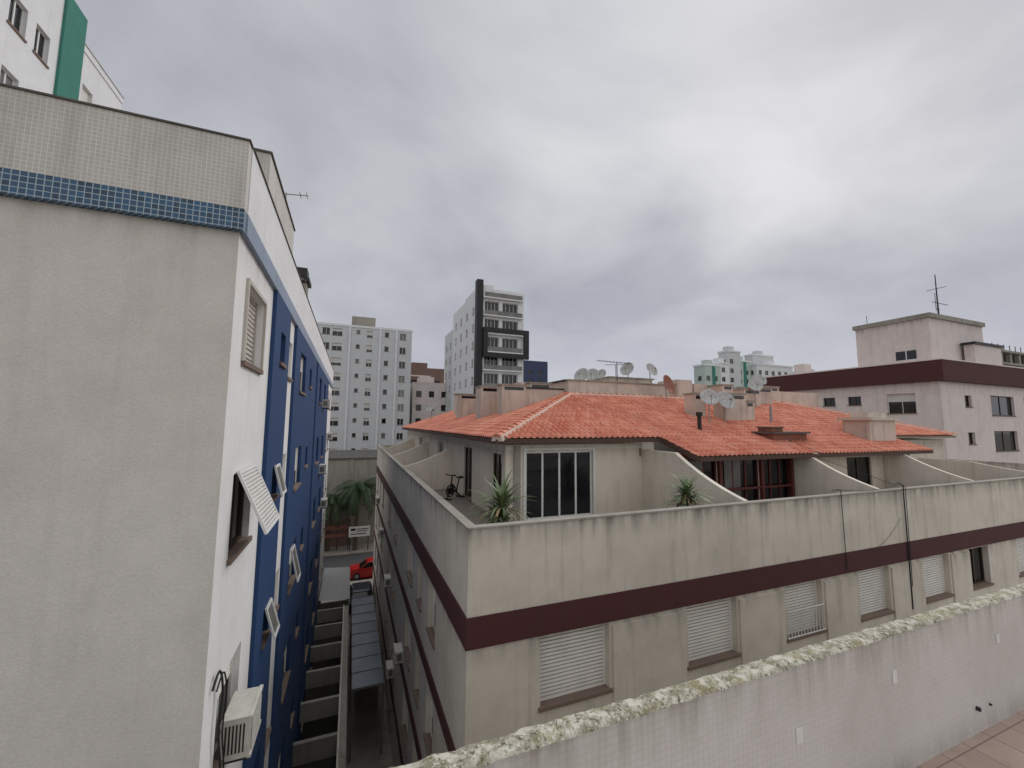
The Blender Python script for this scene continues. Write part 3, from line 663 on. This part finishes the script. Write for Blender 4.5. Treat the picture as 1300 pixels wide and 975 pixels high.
def car(name,loc,ang_,mat):
    e=root(name); vs=[];fs=[]
    body=[(-2.0,.28),(-2.02,.62),(-1.93,.86),(-1.15,.95),(1.0,.93),(1.75,.84),(1.98,.66),(2.0,.3),(1.65,.22),(-1.65,.22)]
    prism(vs,fs,body,'Y',-.83,.83); o=mk('body',e,mat,vs,fs); md=o.modifiers.new('b','BEVEL'); md.width=.07; md.segments=3
    def cab(a,zb,zt,wb,wt,nm,m):
        v=[];(x0,x1,X0,X1)=a
        for (x,y,z) in ((x0,-wb,zb),(x1,-wb,zb),(x1,wb,zb),(x0,wb,zb),(X0,-wt,zt),(X1,-wt,zt),(X1,wt,zt),(X0,wt,zt)): v.append((x,y,z))
        o=mk(nm,e,m,v,[(0,1,2,3),(4,5,6,7),(0,1,5,4),(1,2,6,5),(2,3,7,6),(3,0,4,7)]); md=o.modifiers.new('b','BEVEL'); md.width=.03; md.segments=2
    cab((-1.75,1.05,-1.35,.35),.93,1.40,.76,.62,'windows',m_glassd); cab((-1.42,.42,-1.3,.28),1.39,1.47,.63,.58,'roof',mat)
    tubes('pillars',e,mat,[((x,s*.765,.93),(X,s*.63,1.4),.035) for s in(-1,1) for x,X in((-1.72,-1.35),(-.45,-.42),(1.0,.33))])
    tubes('tyres',e,m_rubber,[((x,s*.68,.32),(x,s*.86,.32),.32) for s in(-1,1) for x in(-1.25,1.3)],20)
    tubes('hubs',e,m_galv,[((x,s*.85,.32),(x,s*.87,.32),.19) for s in(-1,1) for x in(-1.25,1.3)],16)
    boxes('lights',e,m_lamp,[(1.9,2.0,-.75,-.45,.62,.74),(1.9,2.0,.45,.75,.62,.74)]); boxes('bumpers',e,m_rubber,[(1.93,2.05,-.78,.78,.3,.45),(-2.06,-1.95,-.78,.78,.3,.45)],.02)
    e.location=loc; e.rotation_euler=(0,0,ang_)
car('red_hatchback_car',(2.3,41.4,-H+.005),math.pi,m_red)
car('dark_parked_car',(1.25,35.6,-H+.012),math.pi/2,m_dcar)
b=Bld('concrete_warehouse'); b.box(m_conc,(-30,12,52,66,-H,-4.45),'walls'); b.box(m_concd,(-30.1,12.1,51.9,66.1,-4.449,-4.25),'coping')
for x in range(-28,12,4): b.box(m_conc,(x,x+.4,51.85,51.999,-H,-4.46),'buttresses')
b.box(m_brown,(-6,0.4,51.8,51.84,-H,-11.2),'gate'); b.done()
s=root('sign_board'); boxes('panel',s,m_frame,[(.2,2.4,48.9,48.94,-12.6,-11.5)]); boxes('posts',s,m_dark,[(.3,.38,48.95,49.02,-H+.12,-11.6),(2.2,.2+2.08,48.95,49.02,-H+.12,-11.6)])
boxes('lettering',s,m_dark,[(.4,.9,48.894,48.899,-11.95,-11.7),(1.0,2.2,48.894,48.899,-11.85,-11.75),(1.0,2.1,48.894,48.899,-12.05,-11.97),(.4,2.0,48.894,48.899,-12.35,-12.25)])
s=root('red_barrier'); boxes('rails',s,m_brick,[(-3.2,.1,49.9,49.98,-11.9,-11.5),(-3.2,.1,49.9,49.98,-12.7,-12.4)]); boxes('posts',s,m_dark,[(-3.2+i*1.1,-3.12+i*1.1,49.99,50.06,-H+.12,-11.5) for i in range(4)])
def palm(loc,h,L,nf=36):
    e=root('palm_tree'); x,y,z=loc; sg_=[]
    for i in range(12):
        t0,t1=i/12,(i+1)/12; sg_.append(((x+.25*t0*t0,y,z+h*t0),(x+.25*t1*t1,y,z+h*t1),.26-.10*t0+.02,.24-.10*t1))
    tubes('trunk',e,m_bark,sg_,12); top=Vector((x+.25,y,z+h)); vs=[];fs=[]
    for k in range(nf):
        az=k*2.399+random.uniform(-.2,.2); el=1.35-1.5*(k/nf)+random.uniform(-.1,.1); l=L*random.uniform(.85,1.1)
        d=Vector((math.cos(az),math.sin(az),0)); s=Vector((-math.sin(az),math.cos(az),0)); p=top.copy(); N=26
        for i in range(N):
            dr=d*math.cos(el)+Vector((0,0,math.sin(el))); q=p+dr*(l/N); el-=.075+random.uniform(0,.02)
            b0=len(vs); vs+= [tuple(p-s*.02),tuple(p+s*.02),tuple(q+s*.02),tuple(q-s*.02)]; fs.append((b0,b0+1,b0+2,b0+3))
            ll=l*.24*math.sin(math.pi*min(.97,(i+2)/(N+2)))**.6
            for sg in(-1,1):
                t=(s*sg*.85+dr*.45+Vector((0,0,-.35+random.uniform(-.15,.15)))).normalized()*ll
                b0=len(vs); wv=dr*.035; vs+= [tuple(p-wv),tuple(p+wv),tuple(p+t*.6+wv*.8+Vector((0,0,.02))),tuple(p+t),tuple(p+t*.6-wv*.8)]; fs.append((b0,b0+1,b0+2,b0+3,b0+4))
            p=q
    mk('fronds',e,m_palm,vs,fs)
palm((.9,49.6,-H+.1),6.4,3.7,42); palm((-1.9,50.3,-H+.1),5.0,3.2)

# ================================================================== BACKGROUND BUILDINGS
def rows(z0,z1,step,h): 
    r=[];z=z0
    while z+h<z1: r.append((z,z+h)); z+=step
    return r
b=Bld('white_apartment_block'); ops=[]
for (z,t) in rows(-11.6,17.2,2.75,1.25):
    ops+=[(-5.7,-4.4,z,t,'glass'),(-4.0,-2.3,z-.1,t,'half'),(.1,.8,z+.5,t,'one'),(2.0,3.0,z,t,'half'),(5.2,6.0,z+.3,t,'one'),(8.0,9.2,z,t,'glass')]
facade(b,Face('Y',-1,80),m_grey,-7.5,10.3,-H,17.6,ops,.2); shell(b,m_grey,-7.5,10.3,80,96,-H,17.6,('y-',))
b.box(m_white,(-7.6,10.4,79.9,80.3,17.6,18.0),'cornice')
for x in (-1.2,4.2,7.2): b.box(m_white,(x,x+.35,79.75,79.995,-H,17.55),'pilasters')
b.box(m_conc,(-.8,3.5,82,87,17.6,20.2),'lift_room'); b.box(m_grey,(-5,-2,84,88,17.6,18.8),'lift_room'); b.done()
b=Bld('brown_apartment_block'); ops=[]
for (z,t) in rows(-8,13.5,2.9,1.4): ops+=[(x,x+1.6,z,t,'dark') for x in (13.5,16.5,19.5)]
facade(b,Face('Y',-1,105),m_brown,12.2,22.5,-H,14.0,ops,.3)
for (z,t) in rows(-9,14,2.9,1): b.box(m_pink,(12.1,18.5,104.8,104.99,z+.4,z+.7),'balcony_bands')
shell(b,m_brown,12.2,22.5,105,120,-H,14.0,('y-',)); b.box(m_brown,(14,18,107,112,14,15.6),'lift_room'); b.done()
b=Bld('beige_apartment_block'); ops=[(x,x+1.1,z,t,'dark') for (z,t) in rows(-6,7.5,2.8,1.2) for x in (12,14.6,17.2)]
facade(b,Face('Y',-1,84),m_pink,11.3,20,-H,8.2,ops,.2); shell(b,m_pink,11.3,20,84,95,-H,8.2,('y-',)); b.box(m_pink,(13,16,86,90,8.2,9.6),'lift_room'); b.done()
b=Bld('white_tower_with_black_fin'); ops=[]
for i,(z,t) in enumerate(rows(-11.4,20.5,2.9,1.75)):
    ops+=[(18.9,21.3,z,t,'door'),(21.9,24.6,z,t,'door')]
facade(b,Face('Y',-1,60),m_white,18.5,25.6,-H,20.6,ops,.5)
for (z,t) in rows(-12.2,20,2.9,.1): b.box(m_white,(18.5,25.3,59.3,59.998,z,z+.18),'balcony_slabs'); b.box(m_glass2,(18.7,25.1,59.3,59.34,z+.18,z+.9),'balcony_glass')
ops=[(y,y+1,z+.2,t-.3,'glass') for (z,t) in rows(-11.4,20,2.9,1.75) for y in (63,67,71,75)]
facade(b,Face('X',-1,18.0),m_white,60.8,78,-H,21.4,ops,.2)
shell(b,m_white,18.0,25.6,60.8,78,-H,20.6,('x-','y-')); b.quad(m_white,[(25.6,60,-H),(25.6,61,-H),(25.6,61,20.6),(25.6,60,20.6)])
ops=[(y,y+1,z+.2,t-.3,'glass') for (z,t) in rows(-11.4,17,2.9,1.75) for y in (80,83.5)]
facade(b,Face('X',-1,18.1),m_grey,78,86,-H,18.6,ops,.2); shell(b,m_grey,18.1,24,78,86,-H,18.6,('x-',))
b.box(m_black,(17.5,18.5,59.6,60.8,-H,22.6),'black_fin')
b.box(m_black,(18.5,26.2,59.1,59.6,14.2,14.9),'black_frame'); b.box(m_black,(25.4,26.2,59.1,59.6,10.9,14.2),'black_frame'); b.box(m_black,(18.5,26.2,59.1,59.6,10.2,10.9),'black_frame'); b.box(m_black,(18.5,19.2,59.15,59.6,10.9,14.2),'black_frame')
b.box(m_white,(18.5,20.4,60.2,63,20.6,22.0),'roof_box'); b.box(m_white,(20.4,25.8,60.05,60.3,20.6,21.3),'roof_parapet')
b.box(m_white,(18.3,22,64,70,20.6,22.2),'roof_box')
for x in (21.5,23,24.5): b.box(m_frame,(x,x+.12,62,62.12,20.6,22),'pergola')
b.box(m_frame,(21.4,24.8,61.95,62.15,22,22.12),'pergola'); b.done()
b=Bld('navy_clad_block'); ops=[(x,x+1.6,z,t,'dark') for (z,t) in rows(4,19.8,3,1.4) for x in (53,56.4)]
facade(b,Face('Y',-1,120),m_navy,50,60,-H,20.4,ops,.2); shell(b,m_navy,50,60,120,135,-H,20.4,('y-',)); b.done()
b=Bld('green_and_white_apartment_complex')
for (x0,x1,y0,y1,zt,m) in ((97,103.5,90,94,17.5,m_lgreen),(107.4,112.6,90.5,94,22.5,m_grey),(112.7,119,92,95,20.0,m_lgreen),(119.1,136,90,93.5,19.0,m_white),(124,134,95,98,23.2,m_grey),(137,158,90,94,17.4,m_grey),(103.6,107.3,90.3,94,18.5,m_white)):
    n=int((x1-x0)/3); ops=[(x0+.7+i*3,x0+2.2+i*3,z,t,'glass') for i in range(n) for (z,t) in rows(1.5,zt-.6,2.9,1.4)]
    facade(b,Face('Y',-1,y0),m,x0,x1,-H,zt,ops,.2)
    ops=[(y0+1.2,y0+2.6,z,t,'glass') for (z,t) in rows(1.5,zt-.6,2.9,1.4)]
    facade(b,Face('X',-1,x0),m,y0,y1,-H,zt,ops,.2); shell(b,m,x0,x1,y0,y1,-H,zt,('y-','x-'))
    b.box(m_white,(x0-.2,x1+.2,y0-.2,y1+.2,zt+.001,zt+.5),'cornice'); b.box(m,((x0+x1)/2-1.2,(x0+x1)/2+1.2,y0+1,y0+3,zt+.5,zt+2.0),'lift_room')
    if m is m_lgreen: b.box(m_green,(x0+3,x0+4.2,y0-.12,y0-.02,-H,zt-.1),'green_stripe')
b.done()
b=Bld('distant_rooftops')
for (x0,x1,y0,y1,zt,m) in ((56,62,48,50,4.9,m_grey),(64,72,52,55,5.8,m_pink),(74,86,50,52,6.6,m_conc),(30,46,70,80,3,m_grey),(28,60,140,150,4,m_grey)):
    b.box(m,(x0,x1,y0,y1,-H,zt),'volumes_'+m.name); b.box(m_conc,(x0+1,x0+2.4,y0+.5,y0+1.5,zt,zt+1.1),'water_tanks')
b.done()
b=Bld('pink_apartment_building'); PXX=40.5; PYY=16.1; PY2=30.1
ops=[(23.2,24.2,1.75,2.5,'dark'),(21.2,22.2,1.75,2.5,'dark'),(17.6,19.4,1.0,2.55,'half'),(27,28,1.75,2.5,'dark'),(23.2,24.2,-1.1,-.3,'dark'),(17.6,19.4,-1.8,-.3,'half')]
facade(b,Face('X',-1,PXX),m_pink,PYY,PY2,-H,3.35,ops,.2)
ops=[]
for k in range(4): ops+=[(x,x+3.9,.9-2.85*k,2.5-2.85*k,'dark') for x in (47.8,53.5,60,66)]+[(43.8,44.8,1.5-2.85*k,2.4-2.85*k,'dark')]
facade(b,Face('Y',-1,PYY),m_pink,PXX,75,-H,3.35,ops,.2)
shell(b,m_pink,PXX,75,PYY,PY2,-H,3.35,('x-','y-'))
b.box(m_maroon,(PXX-.35,75.3,PYY-.35,PY2+.3,3.35,4.92),'maroon_roof_band'); b.box(m_pink,(PXX-.38,75.33,PYY-.38,PY2+.33,4.921,5.02),'coping')
b.box(m_pink,(41.2,49.4,16.7,21.6,5.02,8.6),'stair_tower'); b.box(m_conc,(41.05,49.55,16.55,21.75,8.4,8.75),'stair_tower_cornice')
b.box(m_glassd,(41.18,41.199,17.6,18.9,5.3,6.0),'stair_window'); b.box(m_frame,(41.17,41.18,18.2,18.26,5.3,6.0),'stair_window_frame')
b.box(m_pink,(45.5,49.8,15.9,16.5,5.02,6.5),'tank_room'); b.box(m_dark,(45.3,50.0,15.75,16.6,6.5,6.68),'tank_room_cap')
b.box(m_pink,(41,42,26,27,5.02,6.0),'chimney'); b.done()
r=root('radio_mast'); tubes('mast_and_aerials',r,m_dark,[((44,17.2,8.7),(44,17.2,12.4),.06,.03),((43.2,17.2,10.0),(45.6,17.2,10.0),.025),((44,16.6,11.2),(44,17.8,11.2),.02),((43.7,17.2,9.5),(44.3,17.2,9.5),.02),((43.7,17.2,9.3),(43.7,17.2,10.8),.02),((41.6,20.9,8.7),(41.6,20.9,9.6),.02)],6)
b=Bld('unfinished_concrete_highrise')
for k in range(8):
    z=-3+3*k; b.box(m_conc,(140,175,46,60,z,z+.5),'floor_slabs')
    for i in range(8):
        if k<7: b.box(m_conc,(140.5+i*4.6,141.5+i*4.6,46.4,47.2,z+.5,z+3),'columns')
b.box(m_concd,(142,173,50,58,-H,18),'core'); b.box(m_conc,(150,158,50,56,18.5,20.5),'core_top')
for i in range(12): b.box(m_dark,(141+i*2.9,141.12+i*2.9,46.3,46.42,18.5,19.9),'rebar')
b.box(m_concd,(140,175,46,60,-H,-3),'podium'); b.done()

for o in ROOTS: o.location.z+=H     # street level at z=0
# ------------------------------------------------------------------ camera
p=math.radians(5.5); s=math.radians(21.5)
fw=Vector((math.sin(s)*math.cos(p),math.cos(s)*math.cos(p),math.sin(p)))
rt=Vector((math.cos(s),-math.sin(s),0)); up=rt.cross(fw)
roll=.0079
rt2=rt*math.cos(roll)+up*math.sin(roll); up2=up*math.cos(roll)-rt*math.sin(roll)
cam=bpy.data.cameras.new('camera'); cam.sensor_width=36; cam.lens=513/1300*36; cam.clip_end=4000; cam.clip_start=.05
co=bpy.data.objects.new('camera',cam); sc.collection.objects.link(co)
mt=Matrix.Identity(4)
for i in range(3): mt[i][0]=rt2[i]; mt[i][1]=up2[i]; mt[i][2]=-fw[i]
mt[2][3]=H; co.matrix_world=mt; sc.camera=co
# ------------------------------------------------------------------ light
sd=Vector((.80,.34,.66)).normalized()
L=bpy.data.lights.new('sun','SUN'); L.energy=1.15; L.angle=math.radians(25); L.color=(1,.98,.95)
lo=bpy.data.objects.new('sun',L); sc.collection.objects.link(lo); lo.rotation_euler=sd.to_track_quat('Z','Y').to_euler(); lo.location=(0,0,60)
w=bpy.data.worlds.new('World'); sc.world=w; w.use_nodes=True; t=w.node_tree; bg=t.nodes['Background']; bg.inputs[1].default_value=.1
m=M.__new__(M); m.t=t; m.tc=t.nodes.new('ShaderNodeTexCoord'); m.o=m.tc.outputs['Generated']
x=m.sep(); den=m.math('ADD',m.math('MAXIMUM',x[2],0.),.32)
cv=m.comb(m.math('DIVIDE',x[0],den),m.math('DIVIDE',x[1],den),0.)
n1=m.noise(1.15,5,.5,cv,.45); n2=m.noise(3.0,5,.55,cv,.4)
f1=m.ramp(n1,.38,.62); f2=m.ramp(n2,.32,.68)
f=m.math('ADD',m.math('MULTIPLY',f1,.66),m.math('MULTIPLY',f2,.34))
sky=m.mix(f,(3.7,3.8,4.35,1),(6.0,6.05,6.35,1))
low=m.ramp(x[2],0.,.28,1,0); sky=m.mix(m.math('MULTIPLY',low,.75),sky,(5.2,5.35,6.25,1))
vd=m.n('ShaderNodeVectorMath',operation='DOT_PRODUCT'); m.l(m.o,vd.inputs[0]); vd.inputs[1].default_value=tuple(Vector((.72,.62,.86)).normalized())
gl=m.math('MULTIPLY',m.ramp(vd.outputs['Value'],.84,1.0),m.ramp(n1,.36,.60,.25,1))
sky=m.mix(gl,sky,(8.1,8.1,8.2,1))
# unseen sky overhead and behind the viewpoint, boosted to light camera-facing walls
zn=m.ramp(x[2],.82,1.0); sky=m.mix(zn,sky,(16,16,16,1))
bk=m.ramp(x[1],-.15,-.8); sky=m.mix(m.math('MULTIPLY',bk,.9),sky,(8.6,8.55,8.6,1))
ni=m.n('ShaderNodeTexSky'); ni.sky_type='NISHITA'; ni.sun_disc=False; ni.sun_elevation=math.asin(sd.z); ni.sun_rotation=math.atan2(sd.x,sd.y)
sky=m.mix(.05,sky,ni.outputs[0])
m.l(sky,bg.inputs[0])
sc.view_settings.view_transform='Standard'; sc.view_settings.look='None'; sc.view_settings.exposure=0
